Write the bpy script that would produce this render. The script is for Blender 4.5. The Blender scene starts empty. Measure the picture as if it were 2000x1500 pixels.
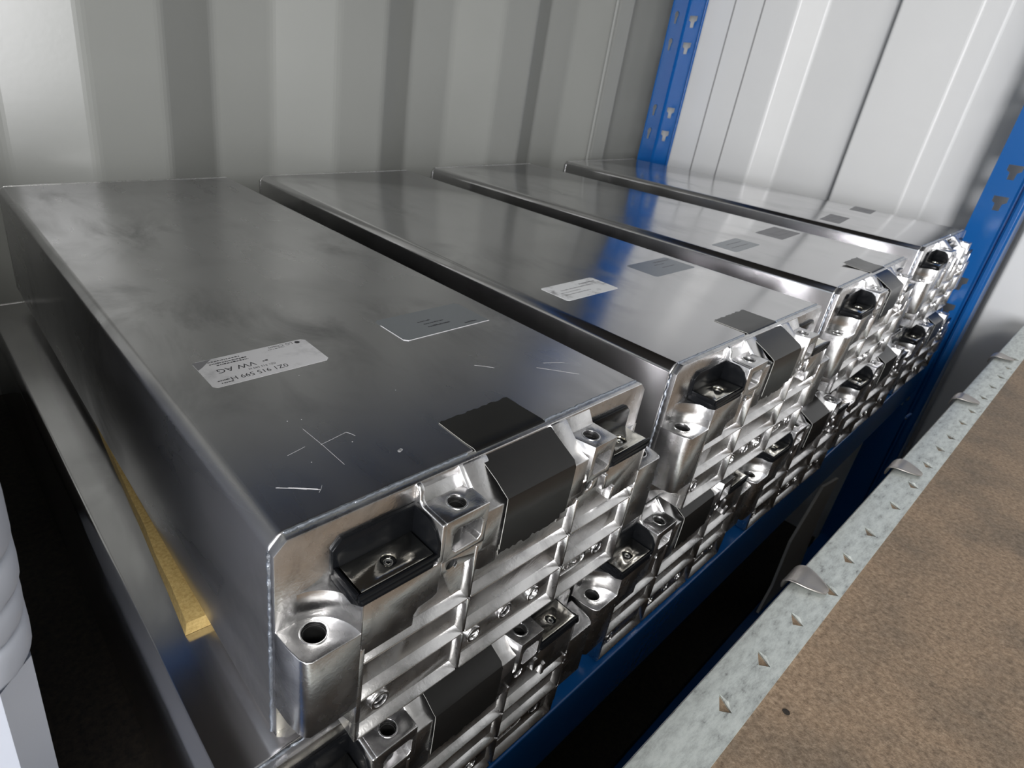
import bpy, bmesh, math, random
from mathutils import Vector, Matrix
random.seed(4)
S = bpy.context.scene
C = S.collection
K = 0.001                       # every length below is written in millimetres
R = math.radians

# ------------------------------------------------------------------ camera
cd = bpy.data.cameras.new('camera'); cam = bpy.data.objects.new('camera', cd); C.objects.link(cam)
CAMA = (-0.7342476440929026, 1.1305831733084968, 0.11068117030511296)
cam.matrix_world = (Matrix.Translation((-0.07364080116, -0.15118491125, 0.1549765454))
                    @ Matrix.Rotation(CAMA[0], 4, 'Z') @ Matrix.Rotation(CAMA[1], 4, 'X') @ Matrix.Rotation(CAMA[2], 4, 'Z'))
cd.sensor_width = 36; cd.lens = 1200.78 / 2000 * 36
cd.shift_x = 149.258 / 2000; cd.shift_y = -77.337 / 2000
cd.clip_start = 0.01; cd.clip_end = 100
cd.dof.use_dof = True; cd.dof.focus_distance = 0.29; cd.dof.aperture_fstop = 28.0
S.camera = cam

# ------------------------------------------------------------------ world, lights, exposure
w = bpy.data.worlds.new('sky'); S.world = w; w.use_nodes = True
bgn = w.node_tree.nodes['Background']; bgn.inputs[0].default_value = (0.80, 0.90, 1.0, 1); bgn.inputs[1].default_value = 1.0
S.view_settings.view_transform = 'Standard'; S.view_settings.look = 'None'
S.view_settings.exposure = 0.13; S.view_settings.gamma = 1.0; S.view_settings.use_curve_mapping = False

def area(name, loc, target, sx, sy, power, col):
    l = bpy.data.lights.new(name, 'AREA'); l.shape = 'RECTANGLE'; l.size = sx; l.size_y = sy; l.energy = power; l.color = col
    o = bpy.data.objects.new(name, l); C.objects.link(o); o.location = loc
    o.rotation_euler = (Vector(target) - Vector(loc)).to_track_quat('-Z', 'Y').to_euler()
    return o
# daylight coming in through the open container doors
area('door_daylight', (-1.9, -1.32, 0.36), (1.2, -0.3, -0.1), 0.6, 1.1, 74, (0.98, 0.975, 1.0))
area('ceiling_lamp', (-0.80, -1.38, 1.38), (-0.30, -0.45, 0.0), 1.4, 0.36, 30, (1.0, 0.985, 0.95))

# ------------------------------------------------------------------ materials
def mat(name, col, rough=0.5, metal=0.0, **kw):
    m = bpy.data.materials.new(name); m.use_nodes = True
    b = m.node_tree.nodes['Principled BSDF']
    b.inputs['Base Color'].default_value = (*col, 1); b.inputs['Roughness'].default_value = rough; b.inputs['Metallic'].default_value = metal
    for k, v in kw.items(): b.inputs[k.replace('_', ' ')].default_value = v
    return m
def N(m, t, **kw):
    n = m.node_tree.nodes.new(t)
    for k, v in kw.items(): setattr(n, k, v)
    return n
def L(m, a, b): m.node_tree.links.new(a, b)
def bsdf(m): return m.node_tree.nodes['Principled BSDF']
def coords(m, scale=(1, 1, 1)):
    tc = N(m, 'ShaderNodeTexCoord'); mp = N(m, 'ShaderNodeMapping'); mp.inputs['Scale'].default_value = scale
    L(m, tc.outputs['Object'], mp.inputs['Vector']); return mp.outputs['Vector']
def noise(m, vec, scale, detail=4, rough=0.55, dist=0.0):
    n = N(m, 'ShaderNodeTexNoise'); n.inputs['Scale'].default_value = scale; n.inputs['Detail'].default_value = detail
    n.inputs['Roughness'].default_value = rough; n.inputs['Distortion'].default_value = dist
    L(m, vec, n.inputs['Vector']); return n.outputs['Fac']
def ramp(m, fac, stops):
    r = N(m, 'ShaderNodeValToRGB'); e = r.color_ramp.elements
    while len(e) > 1: e.remove(e[0])
    e[0].position = stops[0][0]; e[0].color = (*stops[0][1], 1)
    for p, c in stops[1:]:
        q = e.new(p); q.color = (*c, 1)
    L(m, fac, r.inputs['Fac']); return r.outputs['Color']
def mixc(m, fac, a, b, mode='MIX'):
    x = N(m, 'ShaderNodeMix', data_type='RGBA', blend_type=mode)
    if hasattr(fac, 'links'): L(m, fac, x.inputs[0])
    else: x.inputs[0].default_value = fac
    for s, i in ((a, 6), (b, 7)):
        if hasattr(s, 'links'): L(m, s, x.inputs[i])
        else: x.inputs[i].default_value = (*s, 1)
    return x.outputs[2]
def bump(m, h, strength, dist):
    b = N(m, 'ShaderNodeBump'); b.inputs['Strength'].default_value = strength; b.inputs['Distance'].default_value = dist
    L(m, h, b.inputs['Height']); L(m, b.outputs['Normal'], bsdf(m).inputs['Normal'])
def g(v): return (v, v, v)

def sheet_metal(name, base, r0, r1, stain):
    m = mat(name, base, r0, 1.0)
    st = noise(m, coords(m, (2.2, 1.0, 1)), 11, 5, 0.62, 0.6)           # smudges
    sm = ramp(m, st, [(0.43, g(0)), (0.68, g(1))])
    spots = noise(m, coords(m, (1.0, 1.7, 1)), 4.5, 2, 0.5)             # where the smudges gather
    sp = ramp(m, spots, [(0.42, g(0)), (0.62, g(1))])
    mask = mixc(m, 1.0, sm, sp, 'MULTIPLY')
    L(m, mixc(m, mask, base, tuple(c * stain for c in base)), bsdf(m).inputs['Base Color'])
    br = noise(m, coords(m, (8, 2, 8)), 6, 2, 0.5)                   # rolling grain
    rr = N(m, 'ShaderNodeMapRange'); rr.inputs['To Min'].default_value = r0; rr.inputs['To Max'].default_value = r1; rr.interpolation_type = 'SMOOTHSTEP'
    L(m, br, rr.inputs['Value'])
    ad = N(m, 'ShaderNodeMath', operation='MULTIPLY_ADD'); ad.inputs[1].default_value = 0.16
    L(m, mask, ad.inputs[0]); L(m, rr.outputs[0], ad.inputs[2]); L(m, ad.outputs[0], bsdf(m).inputs['Roughness'])
    bump(m, noise(m, coords(m, (1, 1, 1)), 9, 2, 0.5), 0.06, 0.003)
    return m
M = {}
M['sheet'] = sheet_metal('rolled_aluminium', (0.60, 0.595, 0.60), 0.12, 0.18, 0.66)
M['sheet_near'] = sheet_metal('smudged_aluminium', (0.54, 0.535, 0.54), 0.24, 0.33, 0.45)
def cast(name, base, r):
    m = mat(name, base, r, 1.0)
    n1 = noise(m, coords(m), 60, 5, 0.6, 0.8)
    L(m, ramp(m, n1, [(0.30, tuple(c * 0.70 for c in base)), (0.50, base), (0.75, tuple(min(1, c * 1.12) for c in base))]), bsdf(m).inputs['Base Color'])
    L(m, ramp(m, noise(m, coords(m), 45, 4), [(0.3, g(r - 0.05)), (0.7, g(r + 0.10))]), bsdf(m).inputs['Roughness'])
    bump(m, noise(m, coords(m), 700, 3, 0.6), 0.12, 0.0006)
    return m
M['cast'] = cast('cast_aluminium', (0.66, 0.655, 0.655), 0.24)
M['machined'] = mat('machined_aluminium', (0.78, 0.78, 0.78), 0.20, 1.0)
M['weld'] = mat('weld_bead', (0.42, 0.46, 0.52), 0.42, 1.0)
bump(M['weld'], noise(M['weld'], coords(M['weld']), 900, 3), 0.6, 0.0005)
M['plastic'] = mat('black_plastic', (0.005, 0.0055, 0.0065), 0.22, 0.0, Specular_IOR_Level=0.14)
M['film'] = mat('black_film', (0.008, 0.0078, 0.0074), 0.28, 0.0, Specular_IOR_Level=0.38)
bump(M['film'], noise(M['film'], coords(M['film'], (1, 1, 1)), 25, 2), 0.12, 0.001)
L(M['film'], ramp(M['film'], noise(M['film'], coords(M['film']), 30, 3), [(0.35, g(0.20)), (0.7, g(0.27))]), bsdf(M['film']).inputs['Roughness'])
M['filmedge'] = mat('film_cut_edge', (0.30, 0.30, 0.28), 0.5)
M['terminal'] = mat('nickel_plate', (0.82, 0.79, 0.71), 0.14, 1.0)
bump(M['terminal'], noise(M['terminal'], coords(M['terminal']), 500, 3), 0.12, 0.0005)
M['dark'] = mat('hole_shade_black', (0.012, 0.012, 0.012), 0.6)  # shade inside the bores, put into the colour
def paper(name, base, worn):
    m = mat(name, base, 0.55)
    f = noise(m, coords(m, (1, 1, 1)), 55, 5, 0.65)
    L(m, ramp(m, f, [(0.30, worn), (0.46, base)]), bsdf(m).inputs['Base Color']); return m
M['paper'] = paper('label_paper', (0.52, 0.52, 0.53), (0.40, 0.40, 0.41))
M['paperworn'] = paper('worn_label_paper', (0.66, 0.67, 0.68), (0.24, 0.24, 0.25))
M['silver'] = mat('silver_label_film', (0.30, 0.32, 0.34), 0.38, 0.75)
M['greylabel'] = paper('grey_label_paper', (0.23, 0.23, 0.24), (0.17, 0.17, 0.18))
M['ink'] = mat('label_ink', (0.03, 0.03, 0.035), 0.5)
M['ghostink'] = mat('faded_ink', (0.16, 0.16, 0.17), 0.5)
M['scratch'] = mat('scratched_metal', (0.42, 0.42, 0.43), 0.6, 0.4)
def wall_paint(name, base):
    m = mat(name, base, 0.34)
    n = noise(m, coords(m), 3.0, 4)
    L(m, ramp(m, n, [(0.3, tuple(c * 0.93 for c in base)), (0.7, base)]), bsdf(m).inputs['Base Color'])
    bump(m, noise(m, coords(m), 160, 3), 0.06, 0.001)
    return m
M['wall'] = wall_paint('container_paint_dim', (0.235, 0.24, 0.226))  # same paint as the end wall, darkened in colour for its weaker light
M['endwall'] = wall_paint('container_paint_lit', (0.64, 0.645, 0.64))
M['seamline'] = mat('wall_sealant', (0.24, 0.24, 0.24), 0.6)
M['scuff'] = mat('wall_scuff', (0.30, 0.27, 0.24), 0.6)
M['blue'] = mat('blue_rack_enamel', (0.006, 0.090, 0.31), 0.22)
bump(M['blue'], noise(M['blue'], coords(M['blue']), 120, 3), 0.10, 0.001)
def galva():
    m = mat('galvanised_steel', (0.62, 0.66, 0.66), 0.45, 0.55)
    n = noise(m, coords(m, (1, 3, 1)), 90, 6, 0.75)
    L(m, ramp(m, n, [(0.30, (0.20, 0.20, 0.20)), (0.40, (0.50, 0.53, 0.51)), (0.55, (0.66, 0.70, 0.67)), (0.8, (0.80, 0.83, 0.80))]), bsdf(m).inputs['Base Color'])
    bump(m, noise(m, coords(m, (3, 1, 1)), 260, 3), 0.25, 0.0006)
    return m
M['galva'] = galva()
M['tab'] = mat('bare_steel_tab', (0.36, 0.34, 0.32), 0.36, 0.9)
def board():
    m = mat('worn_fibreboard', (0.2, 0.15, 0.1), 0.62)
    v = coords(m)
    a = ramp(m, noise(m, v, 340, 6, 0.75), [(0.32, (0.125, 0.088, 0.058)), (0.5, (0.245, 0.182, 0.125)), (0.68, (0.37, 0.29, 0.21))])
    b = ramp(m, noise(m, v, 14, 4, 0.6), [(0.36, (0.62, 0.64, 0.66)), (0.6, (1.12, 1.06, 1.0))])
    L(m, mixc(m, 1.0, a, b, 'MULTIPLY'), bsdf(m).inputs['Base Color'])
    bump(m, noise(m, v, 300, 5, 0.7), 0.5, 0.0012)
    return m
M['board'] = board()
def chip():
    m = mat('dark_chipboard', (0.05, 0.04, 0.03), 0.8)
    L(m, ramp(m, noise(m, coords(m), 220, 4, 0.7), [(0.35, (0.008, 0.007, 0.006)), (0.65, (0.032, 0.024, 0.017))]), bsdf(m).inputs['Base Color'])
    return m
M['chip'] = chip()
M['floor'] = mat('container_floor_plywood', (0.10, 0.07, 0.05), 0.7)
L(M['floor'], ramp(M['floor'], noise(M['floor'], coords(M['floor'], (1, 8, 1)), 12, 5), [(0.3, (0.06, 0.04, 0.028)), (0.7, (0.15, 0.11, 0.08))]), bsdf(M['floor']).inputs['Base Color'])
M['foam'] = mat('yellow_foam', (0.62, 0.40, 0.10), 0.85)
L(M['foam'], ramp(M['foam'], noise(M['foam'], coords(M['foam']), 500, 4, 0.7), [(0.3, (0.42, 0.28, 0.09)), (0.7, (0.66, 0.49, 0.20))]), bsdf(M['foam']).inputs['Base Color'])
M['milky'] = mat('milky_plastic', (0.50, 0.53, 0.60), 0.35, 0.0, Subsurface_Weight=0.25)
bsdf(M['milky']).inputs['Subsurface Radius'].default_value = (0.02, 0.02, 0.02)
M['cardboard'] = mat('grey_cardboard', (0.70, 0.69, 0.66), 0.85)
M['ceiling'] = mat('container_ceiling_paint', (0.40, 0.40, 0.39), 0.5)

# ------------------------------------------------------------------ mesh helpers (millimetres)
def V(p): return Vector(p) * K
class MB:
    def __init__(s): s.bm = bmesh.new(); s.mi = 0
    def face(s, vs):
        f = s.bm.faces.new(vs); f.material_index = s.mi; return f
    def prism(s, poly, axis, a, b):
        # poly in the two remaining axes (in order x,y,z without axis)
        def P(q, t):
            if axis == 'x': return V((t, q[0], q[1]))
            if axis == 'y': return V((q[0], t, q[1]))
            return V((q[0], q[1], t))
        A = [s.bm.verts.new(P(q, a)) for q in poly]; B = [s.bm.verts.new(P(q, b)) for q in poly]; n = len(poly)
        s.face(A[::-1]); s.face(B)
        for i in range(n): s.face((A[i], A[(i + 1) % n], B[(i + 1) % n], B[i]))
        return s
    def box(s, x0, x1, y0, y1, z0, z1): return s.prism([(x0, y0), (x1, y0), (x1, y1), (x0, y1)], 'z', z0, z1)
    def cyl(s, c, r, axis, a, b, n=28, r2=None):
        r2 = r if r2 is None else r2
        pa = [(c[0] + r * math.cos(2 * math.pi * i / n), c[1] + r * math.sin(2 * math.pi * i / n)) for i in range(n)]
        pb = [(c[0] + r2 * math.cos(2 * math.pi * i / n), c[1] + r2 * math.sin(2 * math.pi * i / n)) for i in range(n)]
        def P(q, t): return V((t, q[0], q[1])) if axis == 'x' else V((q[0], t, q[1])) if axis == 'y' else V((q[0], q[1], t))
        A = [s.bm.verts.new(P(q, a)) for q in pa]; B = [s.bm.verts.new(P(q, b)) for q in pb]
        s.face(A[::-1]); s.face(B)
        for i in range(n): s.face((A[i], A[(i + 1) % n], B[(i + 1) % n], B[i]))
        return s
    def ring(s, c, r0, r1, axis, a, b, n=28):
        def P(r, i, t):
            q = (c[0] + r * math.cos(2 * math.pi * i / n), c[1] + r * math.sin(2 * math.pi * i / n))
            return V((t, q[0], q[1])) if axis == 'x' else V((q[0], t, q[1])) if axis == 'y' else V((q[0], q[1], t))
        Q = [[s.bm.verts.new(P(r, i, t)) for i in range(n)] for r, t in ((r0, a), (r1, a), (r1, b), (r0, b))]
        for k in range(4):
            for i in range(n): s.face((Q[k][i], Q[k][(i + 1) % n], Q[(k + 1) % 4][(i + 1) % n], Q[(k + 1) % 4][i]))
        return s
    def hull(s, pts):
        vs = [s.bm.verts.new(V(p)) for p in pts]
        r = bmesh.ops.convex_hull(s.bm, input=vs)
        bmesh.ops.delete(s.bm, geom=[v for v in r['geom_interior'] if isinstance(v, bmesh.types.BMVert)], context='VERTS')
        return s
    def sweep(s, pts, r, n=6):
        # tube along points
        rings = []
        for i, p in enumerate(pts):
            a = Vector(pts[max(0, i - 1)]); b = Vector(pts[min(len(pts) - 1, i + 1)]); t = (b - a).normalized()
            u = t.cross(Vector((0, 0, 1)) if abs(t.z) < 0.9 else Vector((1, 0, 0))).normalized(); v = t.cross(u)
            rr = r[i] if isinstance(r, list) else r
            rings.append([s.bm.verts.new((Vector(p) + u * rr * math.cos(2 * math.pi * k / n) + v * rr * math.sin(2 * math.pi * k / n)) * K) for k in range(n)])
        for i in range(len(rings) - 1):
            for k in range(n): s.face((rings[i][k], rings[i][(k + 1) % n], rings[i + 1][(k + 1) % n], rings[i + 1][k]))
        s.face(rings[0][::-1]); s.face(rings[-1]); return s
    def mesh(s, name='m'):
        bmesh.ops.recalc_face_normals(s.bm, faces=s.bm.faces)
        me = bpy.data.meshes.new(name); s.bm.to_mesh(me); s.bm.free(); return me

def carve(mb, cutters=(), bevel=0.0, seg=2, angle=35):
    """mesh of mb with the cutters taken out and its edges rounded"""
    me = mb.mesh(); o = bpy.data.objects.new('t', me); C.objects.link(o); tmp = []
    for c in cutters:
        co = bpy.data.objects.new('c', c.mesh()); C.objects.link(co); tmp.append(co)
        md = o.modifiers.new('b', 'BOOLEAN'); md.operation = 'DIFFERENCE'; md.solver = 'EXACT'; md.object = co
    if bevel:
        md = o.modifiers.new('v', 'BEVEL'); md.width = bevel * K; md.segments = seg; md.limit_method = 'ANGLE'; md.angle_limit = R(angle)
    dg = bpy.context.evaluated_depsgraph_get()
    out = bpy.data.meshes.new_from_object(o.evaluated_get(dg))
    for t in tmp + [o]:
        d = t.data; bpy.data.objects.remove(t); bpy.data.meshes.remove(d)
    return out
def join(meshes, name):
    bm = bmesh.new()
    for m in meshes: bm.from_mesh(m)
    me = bpy.data.meshes.new(name); bm.to_mesh(me); bm.free()
    for m in meshes: bpy.data.meshes.remove(m)
    return me
def smooth(me, ang=32, flat_above=1e9):
    for p in me.polygons: p.use_smooth = p.area < 9e-6 or len(p.vertices) == 4 and p.area < flat_above * 1e-6
    me.set_sharp_from_angle(angle=R(ang)); return me
def place(name, me, m, parent=None, loc=(0, 0, 0), rot=(0, 0, 0)):
    o = bpy.data.objects.new(name, me); C.objects.link(o)
    ms = m if isinstance(m, (list, tuple)) else [m]
    if not me.materials:
        for q in ms: me.materials.append(q)
    o.parent = parent; o.location = Vector(loc) * K; o.rotation_euler = rot
    return o
def tag(o, label=None, cat=None, group=None, kind=None):
    if label: o['label'] = label
    if cat: o['category'] = cat
    if group: o['group'] = group
    if kind: o['kind'] = kind
    return o
def empty(name, loc, rz=0):
    o = bpy.data.objects.new(name, None); C.objects.link(o); o.location = Vector(loc) * K; o.rotation_euler = (0, 0, rz)
    o.empty_display_size = 0.02; return o
def bx(x0, x1, y0, y1, z0, z1, bevel=0.0, seg=2, cut=()):
    return carve(MB().box(x0, x1, y0, y1, z0, z1), cut, bevel, seg)
def text_mesh(txt, size, ext=0.0, bold=0.0):
    cu = bpy.data.curves.new('t', 'FONT'); cu.body = txt; cu.size = size * K; cu.extrude = ext * K; cu.offset = bold * K
    cu.resolution_u = 3
    o = bpy.data.objects.new('t', cu); C.objects.link(o)
    me = bpy.data.meshes.new_from_object(o.evaluated_get(bpy.context.evaluated_depsgraph_get()))
    bpy.data.objects.remove(o); bpy.data.curves.remove(cu); return me
def xform(me, mt): me.transform(mt); return me

# ------------------------------------------------------------------ the setting
YAW = R(1.7)
fm = MB().box(-4700, 1240, -1650, 760, -960, -950).mesh()
tag(place('floor', fm, M['floor']), 'dark plywood container floor', kind='structure')
tag(place('ceiling', MB().box(-4700, 1400, -1650, 760, 1440, 1460).mesh(), M['ceiling']), 'painted steel container ceiling', kind='structure')
# corrugated long wall behind the modules (u along the wall, depth 0 = near flats, 36 = far flats)
flat = [(88, 165), (388.5, 463.6), (689.8, 765.4), (992.5, 1040)]
far = [(235, 311), (538, 617), (838, 912)]
prof = []
P0 = 301.0
left = []
for k in range(9, 0, -1):
    left += [(-P0 * k + 88, 0), (-P0 * k + 165, 0), (-P0 * k + 236, 36), (-P0 * k + 312, 36)]
prof = left + [(88, 0), (165, 0), (236, 36), (312, 36), (388.5, 0), (463.6, 0), (538, 36), (617, 36), (689.8, 0), (765.4, 0),
               (838, 36), (912, 36), (985, 0), (1036, 0), (1046, 44), (1300, 44)]
def wallbm(prof, y0, x=None, flip=False):
    b = MB(); v = []
    for u, d in prof: v.append((b.bm.verts.new(V((u, d, -950))), b.bm.verts.new(V((u, d, 1440)))))
    for i in range(len(v) - 1): b.face((v[i][0], v[i + 1][0], v[i + 1][1], v[i][1]))
    bk = [(b.bm.verts.new(V((u, 60, -950))), b.bm.verts.new(V((u, 60, 1440)))) for u in (prof[0][0], prof[-1][0])]
    b.face((bk[1][0], bk[0][0], bk[0][1], bk[1][1]))
    return b
wb = wallbm(prof, 0).mesh()
o = place('wall_back', carve_me := wb, M['wall'], None, (0, 597, 0), (0, 0, YAW))
md = o.modifiers.new('round', 'BEVEL'); md.width = 0.006; md.segments = 3; md.limit_method = 'ANGLE'; md.angle_limit = R(15)
tag(o, 'corrugated grey painted steel wall behind the modules', kind='structure')
# thin bright bead welded down the last corrugation
tb = MB().sweep([(975, -1.5, -940), (975, -1.5, 1430)], 3.2, 8)
tag(place('trim_1', smooth(tb.mesh()), M['wall'], None, (0, 597, 0), (0, 0, YAW)), 'vertical weld bead near the container corner', kind='structure')
# end wall: alternating proud and recessed panels
pe = [(760, 0), (424, 0), (383, 30), (268, 30), (262, 0), (151, 0), (124, 30), (-12, 30), (-18, 0), (-130, 0), (-157, 30), (-290, 30), (-296, 0),
      (-410, 0), (-437, 30), (-570, 30), (-576, 0), (-690, 0), (-717, 30), (-850, 30), (-856, 0), (-970, 0), (-997, 30), (-1130, 30), (-1136, 0), (-1650, 0)]
b = MB(); v = []
for y, d in pe: v.append((b.bm.verts.new(V((1240 + d, y, -950))), b.bm.verts.new(V((1240 + d, y, 1440)))))
for i in range(len(v) - 1): b.face((v[i][0], v[i][1], v[i + 1][1], v[i + 1][0]))
a, c = v[0], v[-1]
k1 = [b.bm.verts.new(V((1290, y, z))) for y, z in ((760, -950), (760, 1440), (-1650, 1440), (-1650, -950))]
b.face(k1)
o = place('wall_right', b.mesh(), M['endwall'])
md = o.modifiers.new('round', 'BEVEL'); md.width = 0.004; md.segments = 3; md.limit_method = 'ANGLE'; md.angle_limit = R(15)
tag(o, 'pale painted end wall of the container with shallow vertical ribs', kind='structure')
for i, y in enumerate((545, 488)):
    tag(place('trim_%d' % (i + 2), smooth(MB().sweep([(1240, y, -940), (1240, y, 1430)], 1.5, 6).mesh()), M['seamline']), 'dark vertical seam line on the end wall', kind='structure')
tag(place('wall_front', MB().box(-4700, 1290, -1700, -1650, -950, 1440).mesh(), M['wall']), 'long container wall on the camera side', kind='structure')
# small scuff on the end wall, low on the right
sc = MB().hull([(1269, -25, -44), (1269, -95, -52), (1269, -25, -41.5), (1269, -95, -49), (1270.5, -25, -43), (1270.5, -95, -50)]).mesh()
scuff = place('scuff_mark', sc, M['scuff'], bpy.data.objects['wall_right'])

# ------------------------------------------------------------------ rack: blue posts, beams, shelves
rack = empty('shelving_rack', (0, 0, -950))
tag(rack, 'blue steel shelving rack holding both layers of metal battery modules', 'rack')
def rp(name, me, m, loc=(0, 0, 0), rot=(0, 0, 0), parent=None):
    return place(name, me, m, parent or rack, (loc[0], loc[1], loc[2] + (950 if parent is None else 0)), rot)
def tee(y, z):      # T shaped slot: wide head above, narrow stem below
    return MB().prism([(y - 9, z + 9), (y + 9, z + 9), (y + 9, z + 1), (y + 4.5, z - 2), (y + 4, z - 12), (y - 4, z - 12), (y - 4.5, z - 2), (y - 9, z + 1)], 'x', 1140, 1160)
def keyhole(x, y, z):
    return MB().prism([(x + 8 * math.cos(t), z + 7 + 6 * math.sin(t)) for t in [R(a) for a in range(-40, 221, 20)]] + [(x - 4.5, z - 9), (x + 4.5, z - 9)], 'y', y - 15, y + 15)
def post(y0, front):
    zs = [37.5, 83, 208, 253, 380, 425, 550, 594, 718, 762, -90, -135, -260, -305] if front else [46.5, 92.6, 215, 262.5, 386, 432, 556, 600, 724, 768, -78, -124, -248, -294]
    b = MB()
    s = -1 if front else 1
    # slotted web facing along the shelf, in the plane x = 1150
    if front:
        web = carve(MB().box(1148.2, 1150.4, y0, y0 + 38, -945, 1000), [tee(y0 + 14, z) for z in zs], 0)
        fold = MB().prism([(1148, y0), (1156, y0 - 2), (1156, y0 - 5), (1149, y0 - 6), (1147, y0 - 9), (1147, y0 - 14), (1150, y0 - 17), (1190, y0 - 17), (1190, y0 - 15), (1151, y0 - 15), (1149.5, y0 - 13), (1149.5, y0 - 9), (1151, y0 - 8), (1159, y0 - 6), (1159, y0), (1151, y0 + 2)], 'z', -945, 1000)
        lip = MB().box(1150.4, 1158, y0 + 36, y0 + 38, -945, 1000)
        return join([web, carve(fold, (), 0.8), lip.mesh()], 'post')
    web = carve(MB().box(1149, 1151, y0 - 34, y0 - 6, -945, 1000), [tee(y0 - 17, z) for z in zs], 0)
    side = carve(MB().box(1094, 1143, y0 - 2, y0, -945, 1000), [keyhole(1114, y0, z) for z in zs], 0)
    groove = MB().prism([(1143, y0 - 2), (1145, y0 + 5), (1150, y0 + 5), (1151, y0 - 6), (1149, y0 - 6), (1148.4, y0 + 3), (1146.4, y0 + 3), (1144.6, y0), (1143, y0)], 'z', -945, 1000)
    lip = MB().prism([(1149, y0 - 34), (1151, y0 - 34), (1151, y0 - 40), (1147, y0 - 42), (1144, y0 - 40), (1145, y0 - 38.5), (1147, y0 - 39.8), (1149, y0 - 38.6)], 'z', -945, 1000)
    return join([web, side, carve(groove, (), 0.6), carve(lip, (), 0.5)], 'post')
p1 = rp('upright_post', post(608, False), M['blue'], (31, 0, 0)); p1['label'] = 'rear blue post standing in the container corner'
p2 = rp('upright_post', post(4, True), M['blue'], (32, 0, 0)); p2['label'] = 'front blue post at the right end of the shelf'
# front beam under the lower layer, rotated with the rack
def beam(z, x0=-1150, x1=1180, y=-27.5):
    m = MB().prism([(y, z), (y + 4, z + 0), (y + 32, z), (y + 32, z - 8), (y + 6, z - 12), (y + 6, z - 52), (y + 30, z - 56), (y + 30, z - 60), (y, z - 60)], 'x', x0, x1)
    return carve(m, (), 1.2)
for z in (-226, -620, 900):
    rp('front_beam', beam(z), M['blue'], (0, 0, 0), (0, 0, YAW))
    rp('rear_beam', beam(z - 22, y=540), M['blue'], (0, 0, 0), (0, 0, YAW))
# shelf board carrying the lower modules; unseen rack levels below and above added for shade
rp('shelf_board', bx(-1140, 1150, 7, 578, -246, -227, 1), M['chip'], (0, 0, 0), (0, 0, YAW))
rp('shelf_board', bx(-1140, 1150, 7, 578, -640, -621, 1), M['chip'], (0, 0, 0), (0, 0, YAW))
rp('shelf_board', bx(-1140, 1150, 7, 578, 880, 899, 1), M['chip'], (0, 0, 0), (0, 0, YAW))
# beam lock pin seen on the beam's edge near its right end
pn = MB().sweep([(905, -32, -226), (912, -34, -222), (920, -33, -227), (914, -31, -232), (905, -32, -226)], 1.6, 8)
rp('locking_pin', smooth(pn.mesh()), M['blue'])

# ------------------------------------------------------------------ module meshes (origin: front top left corner of the housing)
XL, XR = -4.0, 225.0
def oct_poly(x0, x1, z0, z1, c): return [(x0 + c, z0), (x1 - c, z0), (x1, z0 + c), (x1, z1 - c), (x1 - c, z1), (x0 + c, z1), (x0, z1 - c), (x0, z0 + c)]
body_me = smooth(carve(MB().prism(oct_poly(XL, XR, -108, 0, 4.6), 'y', 0, 559), (), 1.6, 3, 30), 50)

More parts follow.
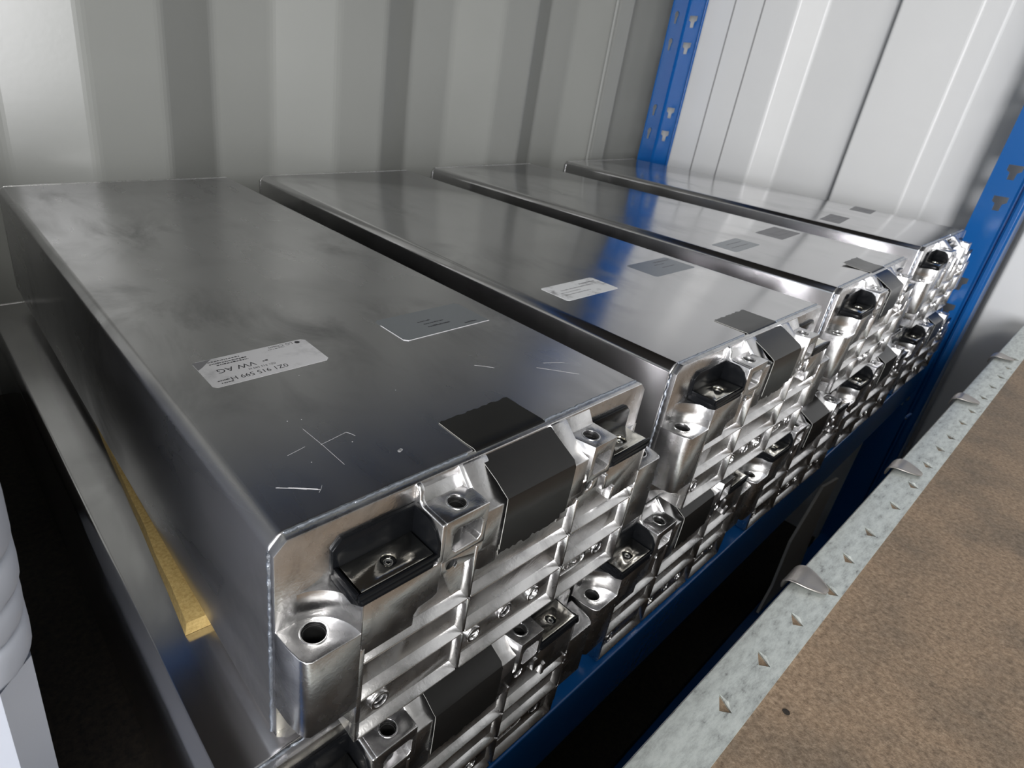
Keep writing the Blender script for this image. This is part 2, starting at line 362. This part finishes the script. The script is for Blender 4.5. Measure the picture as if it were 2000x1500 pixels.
def end_plate(full=True):
    parts = []
    hl, hr = (7.8, -11.8), (220.8, -11.8)
    wells = [MB().cyl(hl, 11.6, 'z', -42, -30, 40), MB().cyl(hr, 11.6, 'z', -42, -30, 40), MB().cyl(hl, 11.6, 'z', -98, -84, 40), MB().cyl(hr, 11.6, 'z', -98, -84, 40)]
    fl = MB().prism(oct_poly(XL, XR, -108, 0, 5.2), 'y', -4, 0)
    parts.append(carve(fl, [MB().box(97, 140, -5, -0.6, -46, -3)], 0.5, 2))
    core_cut = [MB().box(97, 140, -30, -3, -46.5, -10)]
    for x, z, r in ((66, -33.6, 3.1), (36, -95, 3.3), (112.1, -92, 3.2), (157.7, -32.2, 3.1), (188.1, -91, 3.2)):
        core_cut.append(MB().cyl((x, z), r, 'y', -30, -9, 24))
    for x in (91.5, 134.4): core_cut.append(MB().cyl((x, -94.7), 4.4, 'y', -30, -15, 24))
    # ribbed block
    parts.append(carve(MB().box(22, 206.5, -18.4, -3.5, -108, -28.2), core_cut, 0.7, 2))
    # centre pieces left and right of the connector well: ledge and slope up to the flange
    yz = [(-3, -0.3), (-5.2, -0.8), (-16.5, -11.6), (-18, -12.6), (-22, -13.6), (-22, -34), (-19, -35), (-19, -50), (-3, -50)]
    hole_l = [MB().cyl((66, -33.6), 3.1, 'y', -30, -9, 24)]; hole_r = [MB().cyl((157.7, -32.2), 3.1, 'y', -30, -9, 24)]
    parts.append(carve(MB().prism(yz, 'x', 82.5, 96.6), (), 0.6))
    parts.append(carve(MB().prism(yz, 'x', 140.4, 152), (), 0.6))
    # raised front pads
    parts.append(carve(MB().prism([(22.3, -28), (60, -28), (60, -45), (57, -46.6), (50, -47.5), (48, -50), (48, -56), (22.3, -56)], 'y', -22, -18), (), 0.7))
    parts.append(carve(MB().prism([(206.3, -28), (171.5, -28), (171.5, -40), (174, -42), (180, -42.5), (182, -45), (182, -52), (206.3, -52)], 'y', -22, -18), (), 0.7))
    parts.append(carve(MB().prism([(60, -28), (97, -28), (97, -36), (93.5, -38), (93.5, -46), (84, -46), (80.5, -44), (80.5, -36), (60, -36)], 'y', -21.9, -18), hole_l, 0.6))
    parts.append(carve(MB().prism([(140, -28), (166, -28), (166, -36), (151, -37), (149, -40), (140, -40)], 'y', -21.9, -18), hole_r, 0.6))
    # ribs
    ribs = []
    for x0, x1 in ((24, 79), (81, 149), (152, 205)):
        for z in (-60.2, -82.2, -106.4):
            ribs.append(carve(MB().prism([(-18, z - 1.7), (-22.3, z - 1.0), (-22.3, z - 0.1), (-18, z + 2.9)], 'x', x0, x1), (), 0.4))
    for x, tops in ((79.8, -30), (150.5, -38), (205, -54)):
        for z1, z0 in ((tops, -60), (-61, -82), (-83, -106.5)):
            ribs.append(carve(MB().prism([(x - 2.6, -18), (x - 0.5, -22.4), (x + 0.8, -22.4), (x + 1.4, -18)], 'z', z0, z1), (), 0.4))
    ribs.append(carve(MB().prism([(21.8, -18), (21.8, -22.2), (24.2, -22.2), (25, -18)], 'z', -107.5, -52), (), 0.5))
    for x, z1, z0 in ((171.5, -31, -40), (181.5, -42.5, -51)):
        ribs.append(carve(MB().prism([(x - 1.7, -18), (x - 1.2, -23), (x + 1.2, -23), (x + 1.7, -18)], 'z', z0, z1), (), 0.5))
    parts += ribs
    # rings round the bores
    for x, z, r in ((36, -95, 3.3), (112.1, -92, 3.2), (188.1, -91, 3.2)):
        parts.append(carve(MB().ring((x, z), r, r + 1.5, 'y', -20.2, -18), (), 0.4))
    # hole blocks with window pockets
    wl = [MB().cyl((71.3, -14.6), 4.1, 'z', -20, -2, 30), carve_box(64.4, 80.6, -30, -9, -26, -14.2)]
    parts.append(carve(MB().box(59.5, 83.2, -22.4, -3.5, -29, -8), wl, 0.6, 3))
    wr = [MB().cyl((161.6, -14.2), 4.1, 'z', -20, -2, 30), carve_box(157.4, 170.6, -30, -9, -26, -14.2)]
    parts.append(carve(MB().hull([(150.5, -4, -8), (154.6, -22.4, -8), (172.6, -22.4, -8), (172.6, -4, -8), (147.5, -4, -18), (154.6, -22.4, -29), (172.6, -22.4, -29), (172.6, -4, -29), (150, -4, -29)]), wr, 0.5, 3))
    # machined lip left of the left block, small fins
    parts.append(carve(MB().prism([(-3.5, 0.2), (-5.8, -0.4), (-7.2, -2.2), (-7.6, -6.6), (-9.5, -8), (-22.4, -8.3), (-22.4, -28), (-3.5, -28)], 'x', 57.6, 60.4), (), 0.9, 3))
    parts.append(carve(MB().hull([(60, -4, -8.2), (83, -4, -8.2), (60, -4, -4), (83, -4, -4), (60, -8, -8.2), (83, -8, -8.2)]), (), 0.4))
    parts.append(carve(MB().hull([(80.5, -4, -0.2), (84, -4, -0.4), (80.5, -11.5, -8.2), (84, -11.5, -8.6), (81, -4, -9), (84, -4, -9)]), (), 0.4))
    parts.append(carve(MB().hull([(151, -4, -1.2), (172, -4, -1.2), (151, -8, -8.2), (172, -8, -8.2), (151, -4, -9), (172, -4, -9)]), (), 0.5))
    # corner bosses
    for (hx, hy), sg in ((hl, 1), (hr, -1)):
        ex = XL if sg > 0 else 232.4
        ix = 22 if sg > 0 else 206.5
        poly = [(ex, -3), (ex + sg * 0.6, -12), (ex + sg * 1.8, -18.5), (ex + sg * 3.2, -21.3), (ex + sg * 5, -22.5), (ix, -22.4), (ix, -3)]
        if sg < 0: poly = poly[::-1]
        parts.append(carve(MB().prism(poly, 'z', -84, -42), [MB().cyl((hx, hy), 4.9, 'z', -90, -30, 40)], 0.5, 3))
        # fillet material above and below the boss, scooped by the tool
        x0, x1 = (3, 22.2) if sg > 0 else (206.3, 226)
        ccx = 3.0 if sg > 0 else 225.6
        for z0, z1 in ((-43, -28.2), (-97, -83)):
            parts.append(carve(MB().box(x0, x1, -22.2, -3.8, z0, z1), [MB().cyl((ccx, -22.6), 18.7, 'z', z0 - 3, z1 + 3, 64)], 0.35))
    me = join(parts, 'end_plate'); return smooth(me, 38, 22)
def carve_box(x0, x1, y0, y1, z0, z1):
    r = 2.0
    return MB().prism([(x0 + r, z0), (x1 - r, z0), (x1, z0 + r), (x1, z1 - r), (x1 - r, z1), (x0 + r, z1), (x0, z1 - r), (x0, z0 + r)], 'y', y0, y1)
plate_me = end_plate()
rear_me = smooth(join([carve(MB().prism(oct_poly(XL, XR, -108, 0, 5.2), 'y', 559, 563), (), 0.5), carve(MB().box(18, 204, 563, 578, -108, -10), (), 1)], 'rear_plate'), 38)

def bead(p0, p1, r, n):
    pts, rr = [], []
    for i in range(n + 1):
        t = i / n; q = [p0[k] + (p1[k] - p0[k]) * t for k in range(3)]
        pts.append([q[0] + random.uniform(-.15, .15), q[1] + random.uniform(-.25, .25), q[2] + random.uniform(-.1, .1)]); rr.append(r * (0.75 + 0.4 * random.random()))
    return MB().sweep(pts, rr, 6).mesh()
weld_mes = [smooth(q, 60) for q in (bead((2, 0, -0.05), (89, 0, -0.05), 0.75, 70), bead((141, 0, -0.05), (219, 0, -0.05), 0.75, 60), bead((XL + 0.2, 0, -6), (XL + 0.2, 0, -103), 0.9, 70))]
def tray(x0, x1, wallside):
    P = []
    P.append(carve(MB().prism([(x0, -4.2), (x0, -19), (x0 + 2.5, -22.6), (x1 - 2.5, -22.6), (x1, -19), (x1, -4.2)], 'z', -28.2, -23.6), (), 1.0, 3))
    bw = [(x0 - 0.5, -25), (x0 - 0.5, -13), (x0 + 3.5, -9), (x1, -9), (x1, -25)] if wallside > 0 else [(x0, -25), (x0, -9), (x1 - 3.5, -9), (x1 + 0.5, -13), (x1 + 0.5, -25)]
    P.append(carve(MB().prism(bw, 'y', -6.2, -3.9), (), 0.6, 2))
    wx0, wx1 = (x1 - 1.2, x1 + 0.6) if wallside > 0 else (x0 - 0.6, x0 + 1.2)
    P.append(carve(MB().prism([(-4.2, -9), (-15, -9.4), (-19.5, -12), (-22.2, -17), (-22.6, -24), (-20, -27), (-4.2, -27)], 'x', wx0, wx1), (), 0.5, 2))
    # low rim round the plate
    for a in (MB().box(x0, x0 + 1.8, -21.5, -5, -24.5, -21.2), MB().box(x0 + 1, x1 - 1, -22.6, -21.1, -25, -21.8)): P.append(carve(a, (), 0.5, 2))
    return smooth(join(P, 'tray'), 40)
tray_l = tray(18.6, 57.4, 1); tray_r = tray(173.2, 209.5, -1)
def tplate(x0, x1, hx):
    return smooth(carve(MB().box(x0, x1, -21.0, -6.0, -24, -21.9), [MB().cyl((hx, -13.6), 3.2, 'z', -30, -15, 28)], 0.5, 2), 40)
term_l = tplate(21.4, 55.6, 38.8); term_r = tplate(173.5, 206.8, 192.5)
nut_me = smooth(join([carve(MB().ring((0, 0), 0.9, 2.0, 'z', -24, -23.2), (), 0.2)], 'nut'), 40)
plug_me = smooth(join([carve(MB().ring((0, 0), 3.0, 4.5, 'y', -19.7, -15.5), (), 0.4), carve(MB().cyl((0, 0), 3.2, 'y', -19.0, -15.5), [MB().box(-3.6, 3.6, -22, -18.2, -0.5, 0.5)], 0.15)], 'plug'), 40)
conn_me = smooth(join([carve(MB().box(97.4, 139.6, -14, -1, -46, -11), (), 1), carve(MB().box(104, 133, -17.5, -13, -43.5, -34), (), 1.2), carve(MB().box(100, 137, -9, -1, -11.5, -5), (), 1)], 'conn'), 40)

def film_me(x0, x1, pts, rag_top, rag_bot, seed, th=0.35, edge=False):
    rnd = random.Random(seed); nx = 22; b = MB(); rows = []
    # distances along the profile
    for j, (y, z) in enumerate(pts):
        row = []
        for i in range(nx + 1):
            x = x0 + (x1 - x0) * i / nx; yy, zz = y, z
            if j == 0: yy = y + rnd.uniform(-rag_top, rag_top)
            if j == len(pts) - 1: zz = z + rnd.uniform(-rag_bot, rag_bot)
            row.append(b.bm.verts.new(V((x + (rnd.uniform(-.3, .3) if i in (0, nx) else 0), yy, zz))))
        rows.append(row)
    for j in range(len(rows) - 1):
        for i in range(nx): b.face((rows[j][i], rows[j][i + 1], rows[j + 1][i + 1], rows[j + 1][i]))
    me = b.mesh('film'); me.materials.append(M['film']); me.materials.append(M['filmedge']); o = bpy.data.objects.new('t', me); C.objects.link(o)
    md = o.modifiers.new('s', 'SOLIDIFY'); md.thickness = th * K; md.offset = 0; md.material_offset_rim = 1
    out = bpy.data.meshes.new_from_object(o.evaluated_get(bpy.context.evaluated_depsgraph_get()))
    bpy.data.objects.remove(o); bpy.data.meshes.remove(me); return smooth(out, 30)
fp = [(25, 0.35), (15, 0.35), (6, 0.35), (0.8, 0.5), (-0.8, 0.1), (-2, -0.6), (-8, -3.0), (-15, -6.6), (-21.2, -10.0), (-22.6, -11.4), (-23.0, -13), (-23.0, -24), (-22.9, -39)]
film_a = film_me(93.6, 139.8, fp, 0.5, 0.3, 1)
fp2 = [(26, 2.6), (18, 1.2), (8, 0.4), (0.8, 0.6), (-1.0, 0.3), (-8, -2.8), (-15, -6.6), (-21, -10.2), (-22.6, -11.6), (-23, -13), (-23, -24), (-22.9, -38)]
film_b = film_me(95, 139, fp2, 0.6, 0.6, 2)
fs = [(-20.2, -38.5), (-20.4, -42), (-20.4, -46)]
film_low = film_me(96.5, 139.5, fs, 0.1, 1.3, 3)

# raised casting mark: small arc with illegible letters
def mark():
    b = MB(); rnd = random.Random(5)
    b.sweep([(155, -18.5, -96.5), (168, -18.5, -96.6), (175, -18.5, -96.4), (178, -18.5, -94), (178.6, -18.5, -90)], 0.32, 6)
    x = 158
    while x < 176:
        for k in range(3):
            xa, za = x + rnd.uniform(0, 1.6), -95 + rnd.uniform(0, 4)
            b.sweep([(xa, -18.5, za), (xa + rnd.uniform(-.6, .8), -18.5, za + rnd.uniform(-1.5, 1.8))], 0.24, 4)
        x += 2.5
    return smooth(b.mesh('mark'), 60)
mark_me = mark()
HT = ((71.3, -14.6, 4.0, -8), (161.6, -14.2, 4.0, -8), (7.8, -11.8, 4.8, -42), (220.8, -11.8, 4.8, -42))
rim_mes = [smooth(carve(MB().ring((x, y), r, r + 0.7, 'z', z - 0.3, z + 0.22), (), 0.12), 50) for x, y, r, z in HT]
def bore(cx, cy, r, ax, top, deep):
    # near-black lining with a closed bottom, painting the shade inside the hole
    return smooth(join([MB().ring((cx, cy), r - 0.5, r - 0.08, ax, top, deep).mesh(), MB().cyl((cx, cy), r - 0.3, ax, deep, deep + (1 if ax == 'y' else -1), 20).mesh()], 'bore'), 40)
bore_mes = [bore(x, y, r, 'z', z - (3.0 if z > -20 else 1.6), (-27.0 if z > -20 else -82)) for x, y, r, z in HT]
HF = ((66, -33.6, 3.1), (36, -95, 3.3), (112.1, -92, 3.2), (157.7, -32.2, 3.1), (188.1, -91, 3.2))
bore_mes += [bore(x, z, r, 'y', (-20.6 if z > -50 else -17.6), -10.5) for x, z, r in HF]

def label_plate(x0, x1, y0, y1, z=0.12, c=2.0, skew=0):
    return carve(MB().prism([(x0 + c, y0), (x1 - c, y0 + skew), (x1, y0 + c + skew), (x1, y1 - c + skew), (x1 - c, y1 + skew), (x0 + c, y1), (x0, y1 - c), (x0, y0 + c)], 'z', 0.0, z), (), 0)
def rows(specs, seed, z=0.16):
    # unreadable lines of tiny print: x0, x1, y, h
    rnd = random.Random(seed); b = MB()
    for x0, x1, y, h in specs:
        x = x0
        while x < x1:
            wd = rnd.uniform(0.5, 1.6); b.box(x, min(x + wd, x1), y, y + h * rnd.uniform(.6, 1), z - .03, z); x += wd + rnd.uniform(.2, .5)
    return b.mesh('print')
def flat_text(t, size, x, y, z=0.17, sx=1.0):
    me = text_mesh(t, size); return xform(me, Matrix.Translation(V((x, y, z))) @ Matrix.Rotation(math.pi, 4, 'Z') @ Matrix.Diagonal((sx, 1, 1, 1)))

module_count = 0
SH = 'sheet'
def module(layer, x, y, yaw, label, film='a', z=0, labels=(), body='sheet', extras=True):
    t = empty('battery_module', (x, y, z), yaw)
    tag(t, label, 'battery module', 'battery modules on the rack, ' + layer)
    place('housing', body_near if body == 'near' else body_me, M['sheet_near' if body == 'near' else 'sheet'], t)
    for q in weld_mes: place('weld_seam', q, M['weld'], t)
    ep = place('end_plate', plate_me, M['cast'], t)
    place('end_plate', rear_me, M['cast'], t)
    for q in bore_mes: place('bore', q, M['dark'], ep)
    for q in rim_mes: place('hole_rim', q, M['machined'], ep)
    place('casting_mark', mark_me, M['machined'], ep)['kind'] = 'stuff'
    for px in (91.5, 134.4): place('screw_plug', plug_me, M['machined'], t, (px, 0, -94.7), (0, random.uniform(0, 3), 0))
    for tr, tp, hx in ((tray_l, term_l, 38.8), (tray_r, term_r, 192.5)):
        q = place('terminal_tray', tr, M['plastic'], t); q = place('terminal_plate', tp, M['terminal'], t)
        place('terminal_nut', nut_me, M['machined'], q, (hx, -13.6, 0))
    place('connector', conn_me, M['plastic'], t)
    if film:
        place('insulating_film', {'a': film_a, 'b': film_b}[film], M['film'], t)
        place('insulating_film', film_low, M['film'], t)['label'] = 'torn lower strip of black film'
    for f in labels: f(t)
    return t
body_near = body_me.copy()
body_me.materials.clear(); body_near.materials.clear()

def white_label(t):
    q = place('paper_label', label_plate(20, 84, 104.5, 134), M['paper'], t, (0, 0, 0)); q['label'] = 'white printed paper label, right side up for someone behind'
    ink = join([flat_text('0Z1 915 599 H', 5.0, 61.5, 111.4), flat_text('VW AG', 6.2, 48, 121.5), flat_text('LG Chem', 3.4, 76, 134.4 - 1.6, sx=1.1),
                MB().cyl((78.6, 131.4), 1.5, 'z', 0.14, 0.17, 20).mesh(), flat_text('0Z1 915 599 H', 2.4, 57, 115.5),
                rows([(27, 47, 127.6, 1.2), (30, 47, 125.4, 1.2), (27, 44, 130.2, 1.0), (24, 30, 109.6, 1.3), (25, 31, 107.0, 1.0), (52, 55, 119, 1.4), (60, 70, 129.4, 0.5)], 7)], 'ink')
    place('printing', ink, M['ink'], q)['kind'] = 'stuff'
    dirt = MB().hull([(20.2, 125, 0.13), (20.2, 133.5, 0.13), (30, 133.8, 0.13), (23, 127, 0.13), (20.2, 125, 0.15), (30, 133.8, 0.15)]).mesh()
    place('dirt_smear', dirt, M['ghostink'], q)
def silver_label(t):
    q = place('paper_label', label_plate(134, 204, 102.5, 136, 0.10, 2.5), M['silver'], t); q['label'] = 'silver label film, half worn off, with smudged print'
    ink = rows([(160, 176, 117, 1.3), (158, 168, 121, 1.3), (160, 178, 112.5, 1.6), (186, 196, 106.5, 1.6)], 9)
    place('printing', ink, M['ink'], q)['kind'] = 'stuff'
    e = MB().sweep([(134.2, 128, 0.15), (134.2, 105, 0.15), (136.5, 102.7, 0.15), (203.5, 102.7, 0.15)], 0.28, 4).mesh()
    place('label_edge', e, M['paper'], q)
def worn_label(t):
    q = place('paper_label', label_plate(21, 85, 101.5, 129.5, 0.12, 1.5), M['paperworn'], t); q['label'] = 'worn white paper label'
    place('printing', rows([(30, 60, 110, 1.0), (28, 52, 114, 1.0), (33, 70, 118, 1.2), (60, 80, 122, 2.0)], 11), M['ghostink'], q)['kind'] = 'stuff'
def silver_label2(t):
    q = place('paper_label', label_plate(145, 211, 104, 136, 0.10, 2), M['silver'], t); q['label'] = 'thin silver label film'
    place('printing', rows([(176, 196, 117, 1.3), (174, 190, 124, 1.3), (180, 206, 129, 2.0)], 12), M['ghostink'], q)['kind'] = 'stuff'
def grey_label(x0, x1, y0, y1, sk, m='greylabel'):
    def f(t):
        q = place('paper_label', label_plate(x0, x1, y0, y1, 0.12, 1.5, sk), M[m], t); q['label'] = 'grey worn label'
        place('printing', rows([(x0 + 12, x1 - 12, y0 + 9 + sk * .5, 1.4), (x0 + 18, x1 - 10, y0 + 18 + sk * .5, 1.4)], int(x0)), M['ghostink'], q)['kind'] = 'stuff'
    return f
def scratches(t):
    b = MB()
    def ln(a, c, r=0.16): b.sweep([(a[0], a[1], 0.02), ((a[0] + c[0]) / 2 + .3, (a[1] + c[1]) / 2, 0.02), (c[0], c[1], 0.02)], r, 4)
    for a, c in (((38.8, 53), (40.4, 21.6)), ((39.3, 38.6), (53.5, 41)), ((53.5, 41), (55.5, 36.5)), ((24, 39), (33, 40.8)), ((10.6, 23.1), (24.3, 13)), ((11, 23), (20, 16)), ((23, 12), (26, 15)),
                 ((180, 40), (196, 22)), ((188, 42), (200, 36)), ((150, 60), (158, 52))): ln(a, c, 0.11)
    ln((14.5, 20.5), (23.5, 13.8), 0.24)
    for x, y, r in ((65.3, 17.2, 0.9), (66.4, 17.6, 0.8), (52, 33.5, 0.3), (36, 62, 0.3), (42, 60, .2), (30, 30, .25), (95, 60, .2), (61, 97, .25)): b.cyl((x, y), r, 'z', 0.0, 0.12, 7)
    place('scratch_marks', b.mesh('scratch'), M['scratch'], t)['kind'] = 'stuff'

near = module('upper layer', 0, 0, R(0.65), 'large nearest metal battery module with white printed label and black film flap', 'a', 0, (white_label, silver_label, scratches), 'near')
module('upper layer', 263, 2.5, R(0.4), 'second upper metal battery module with worn white label and blue reflection', 'a', 0, (worn_label, silver_label2))
module('upper layer', 557, 13.1, R(1.9), 'third upper metal battery module with lifted grey film tail', 'b', 0, (grey_label(20, 84, 104, 132, 2, 'silver'), grey_label(140, 206, 104, 136, 3)))
module('upper layer', 877, 26.9, R(1.0), 'farthest upper metal battery module, without black film, beside the blue post', None, 0, (grey_label(18, 88, 102, 128, 8), grey_label(172, 222, 108, 138, 6)))
ZL = -116.6
module('lower layer', -27.0, -3.6, R(1.2), 'lower metal battery module directly under the nearest one', 'a', ZL)
module('lower layer', 212.5, 4.6, R(1.4), 'second lower metal battery module from the left, under the gap beside the nearest module', 'a', ZL)
module('lower layer', 449.1, 8.9, R(0.2), 'third lower metal battery module from the left, below the second upper one', 'b', ZL)
module('lower layer', 695.1, 16.7, R(0.8), 'fourth lower metal battery module from the left, below the third upper one', 'a', ZL)
module('lower layer', 939, 24, R(0.3), 'rightmost lower metal battery module, under the farthest upper one by the blue post', 'a', ZL)

# yellow foam strips that keep the layers apart
def foam(x, y, ln, yaw, label, wd=14):
    b = MB(); n = 16; rnd = random.Random(int(x * 7 + 3)); A = []
    for i in range(n + 1):
        yy = ln * i / n
        A.append([b.bm.verts.new(V((xx + rnd.uniform(-.5, .5), yy, zz))) for xx, zz in ((0, 0.2), (wd, 0.2), (wd, 8.3), (0.8, 8.3))])
    for i in range(n):
        for k in range(4): b.face((A[i][k], A[i][(k + 1) % 4], A[i + 1][(k + 1) % 4], A[i + 1][k]))
    b.face(A[0][::-1]); b.face(A[-1])
    o = place('foam_strip', smooth(b.mesh('foam'), 50), M['foam'], None, (x, y, ZL), (0, 0, yaw))
    tag(o, label, 'foam strip', 'yellow foam strips between the two layers')
foam(-13.4, 75, 430, R(-2.6), 'yellow foam strip sticking out under the left edge of the nearest module')
foam(205, 60, 440, R(0.6), 'yellow foam strip under the right edge of the nearest module')
foam(276, 60, 440, R(0.4), 'yellow foam strip under the left part of the second upper module')
foam(470, 60, 440, R(0.4), 'yellow foam strip under the right part of the second upper module')
foam(556, 60, 500, R(5.0), 'yellow foam strip showing in the gap left of the third upper module')
foam(760, 80, 440, R(1.4), 'yellow foam strip under the right part of the third upper module')
foam(895, 80, 440, R(1), 'yellow foam strip under the left part of the farthest upper module')
foam(1075, 80, 440, R(1), 'yellow foam strip under the right part of the farthest upper module')

# ------------------------------------------------------------------ wooden crate with toothed steel edge in the foreground
ZB = -125
crate = empty('wooden_crate', (118, -92, -950), 0)
tag(crate, 'brown board crate with a toothed galvanised steel edge in the right foreground', 'crate')
CY = R(0.85)
def cp(name, me, m, parent=crate): return place(name, me, m, parent, (-118, 92, 950) if parent is crate else (0, 0, 0))
# working frame of the crate: origin at its outer edge, x along the edge
CM = Matrix.Translation(V((118.6, -91.9, ZB))) @ Matrix.Rotation(CY, 4, 'Z')
def cm(me): return xform(me, CM)
cp('lid_board', cm(bx(-1050, 1075, -620, -6, -9, -1.4, 0.6)), M['board'])
cp('side_panel', cm(bx(-1050, 1075, -16, -6, -820, -10, 0.5)), M['board'])
cp('side_panel', cm(bx(-1050, 1075, -620, -610, -820, -10, 0.5)), M['board'])
cp('end_panel', cm(bx(-1050, -1040, -609, -17, -820, -10, 0.5)), M['board'])
cp('end_panel', cm(bx(1065, 1075, -609, -17, -820, -10, 0.5)), M['board'])
tx = [(192.4, -101.0), (236.3, -100.8), (281.4, -100.4), (368, -99.5), (413, -98.9), (467, -99.6), (514, -99.6), (563, -98), (608, -97), (645, -97), (693, -96.6), (735, -96), (790, -95.5), (838, -95), (885, -94.5), (932, -94), (980, -93), (326, -104)]
teeth = []
for x, y in tx:
    u = (x - 118.6) * math.cos(CY) + (y + 91.9) * math.sin(CY); v_ = -(x - 118.6) * math.sin(CY) + (y + 91.9) * math.cos(CY); teeth.append((u, v_))
cuts = [MB().prism([(u, v_), (u - 9.2, v_ - 4.6), (u - 5, v_ - 9.2)], 'z', -6, 6) for u, v_ in teeth]
strip = carve(MB().prism([(-25.6, 0), (-25.6, -1.2), (-1.6, -1.2), (-1.2, -2), (-1.2, -28), (0, -28), (0, -3), (-1.0, -0.8), (-3.4, 0)], 'x', -1040, 1075), cuts, 0)
cp('steel_edge', cm(smooth(strip, 25)), M['galva'])
# lid seen through the punched openings is dark; every tooth is a bent sliver of the sheet
for u, v_ in teeth:
    tm = MB().hull([(u, v_, 0), (u - 5, v_ - 9.2, 0), (u, v_, -0.8), (u - 5, v_ - 9.2, -0.8), (u - 1.5, v_ - 4.9, 1.8), (u - 2.0, v_ - 4.7, 1.7)]).mesh()
    cp('tooth', cm(tm), M['galva'])
    cp('punched_hole', cm(MB().prism([(u, v_), (u - 9.2, v_ - 4.6), (u - 5, v_ - 9.2)], 'z', -1.35, -1.1).mesh()), M['board'])
# bent steel tongues over the outer edge
def tongue(u, sc):
    b = MB(); rowsv = []
    prof = [(1.8, -9), (2.2, -4), (1.6, -0.5), (-1.0, 1.8), (-4, 2.2), (-8, 1.6), (-12, 1.3), (-15.5, 0.8)]
    wd = [7, 8, 9, 9.5, 9, 7.6, 5.5, 2.6]
    for (v_, z), w_ in zip(prof, wd):
        rowsv.append([b.bm.verts.new(V((u + k * w_ * sc / 3, v_ * sc, z + 0.35 * (k * k) / 4.0))) for k in (-3, -2, -1, 0, 1, 2, 3)])
    for j in range(len(rowsv) - 1):
        for i in range(6): b.face((rowsv[j][i], rowsv[j][i + 1], rowsv[j + 1][i + 1], rowsv[j + 1][i]))
    me = b.mesh(); o = bpy.data.objects.new('t', me); C.objects.link(o)
    md = o.modifiers.new('s', 'SOLIDIFY'); md.thickness = 1.5 * K
    md = o.modifiers.new('u', 'SUBSURF'); md.levels = 2
    out = bpy.data.meshes.new_from_object(o.evaluated_get(bpy.context.evaluated_depsgraph_get()))
    bpy.data.objects.remove(o); bpy.data.meshes.remove(me)
    return out
for x in (315, 531, 756, 960):
    q = cp('steel_tongue', cm(smooth(tongue(x - 118.6, 1.25), 60)), M['tab'])
    sl = smooth(MB().hull([(x - 118.6 - 2.6, -3.2, 2.3), (x - 118.6 + 2.6, -3.2, 2.3), (x - 118.6 - 2.2, -5.6, 2.4), (x - 118.6 + 2.2, -5.6, 2.4), (x - 118.6, -4.4, 3.4)]).mesh(), 60)
    place('tongue_nib', cm(sl), M['tab'], q)
cp('knot_hole', cm(MB().cyl((94, -36), 1.8, 'z', -1.39, -1.2, 12).mesh()), M['chip'])

# grey board leaning under the shelf, seen in the gap between rack and crate
def lath(pts, th, label, name):
    me = carve(MB().prism(pts, 'y', 0, th), (), 0.6)
    o = place(name, me, M['cardboard'], None, (0, 20, 0)); tag(o, label, 'cardboard', 'cardboard pieces under the rack')
lath([(981, -395), (975, -470), (1001, -589), (1003, -616), (852, -616), (869, -565), (856, -466), (905, -380)], 4, 'pale grey cardboard strip standing under the rack in the dark gap', 'cardboard_strip')

# ------------------------------------------------------------------ milky plastic tub, bottom left
tub = empty('plastic_tub', (-200, 130, -225))
tag(tub, 'milky white plastic tub with stepped rounded rims at the bottom left', 'tub')
def rrect(x0, x1, y0, y1, r, n):
    P = []
    for cx, cy, a0 in ((x1 - r, y0 + r, -90), (x1 - r, y1 - r, 0), (x0 + r, y1 - r, 90), (x0 + r, y0 + r, 180)):
        for k in range(n + 1):
            a = R(a0 + 90 * k / n); P.append((cx + r * math.cos(a), cy + r * math.sin(a)))
    return P
def stack(levels, n=10, floor=None):
    b = MB(); rg = []
    for inset, z, r in levels:
        rg.append([b.bm.verts.new(V((x, y, z))) for x, y in rrect(-340 + inset, -70.6 - inset, 9 + inset, 250 - inset, r, n)])
    m = len(rg[0])
    for j in range(len(rg) - 1):
        for i in range(m): b.face((rg[j][i], rg[j][(i + 1) % m], rg[j + 1][(i + 1) % m], rg[j + 1][i]))
    return b, rg
def rim(z0, z1, out, label):
    b, rg = stack([(12, z1 - 1.5, 12), (3.5 + out, z1, 18), (1.6 + out, z1 - 0.6, 20), (0.6 + out, z1 - 3, 21), (0.2 + out, (z0 + z1) / 2, 21), (0.4 + out, z0 + 2.0, 21), (1.0 + out, z0 + 0.4, 20), (2.4 + out, z0, 19), (4.5 + out, z0 + 0.8, 17), (7, z0 + 1, 15)])
    o = place('rim', smooth(b.mesh(), 60), M['milky'], tub, (200, -130, 225)); return o
rim(14, 44, 0.0, ''); rim(-1.5, 13, 0.3, ''); rim(-15, -2.5, 1.2, ''); rim(-30, -16, 1.3, '')
b, rg = stack([(3.4, -29, 9.5), (5.5, -225, 9.5)], 1)
b.face(rg[-1])
place('tub_wall', b.mesh(), M['milky'], tub, (200, -130, 225))
o = place('shade_box', bx(-520, -125, 300, 560, -226, 30, 3), M['chip'])  # unseen box, added to block light from the gap left of the modules
tag(o, 'unseen dark box added on the shelf behind the milky tub to shade the gap', 'box')
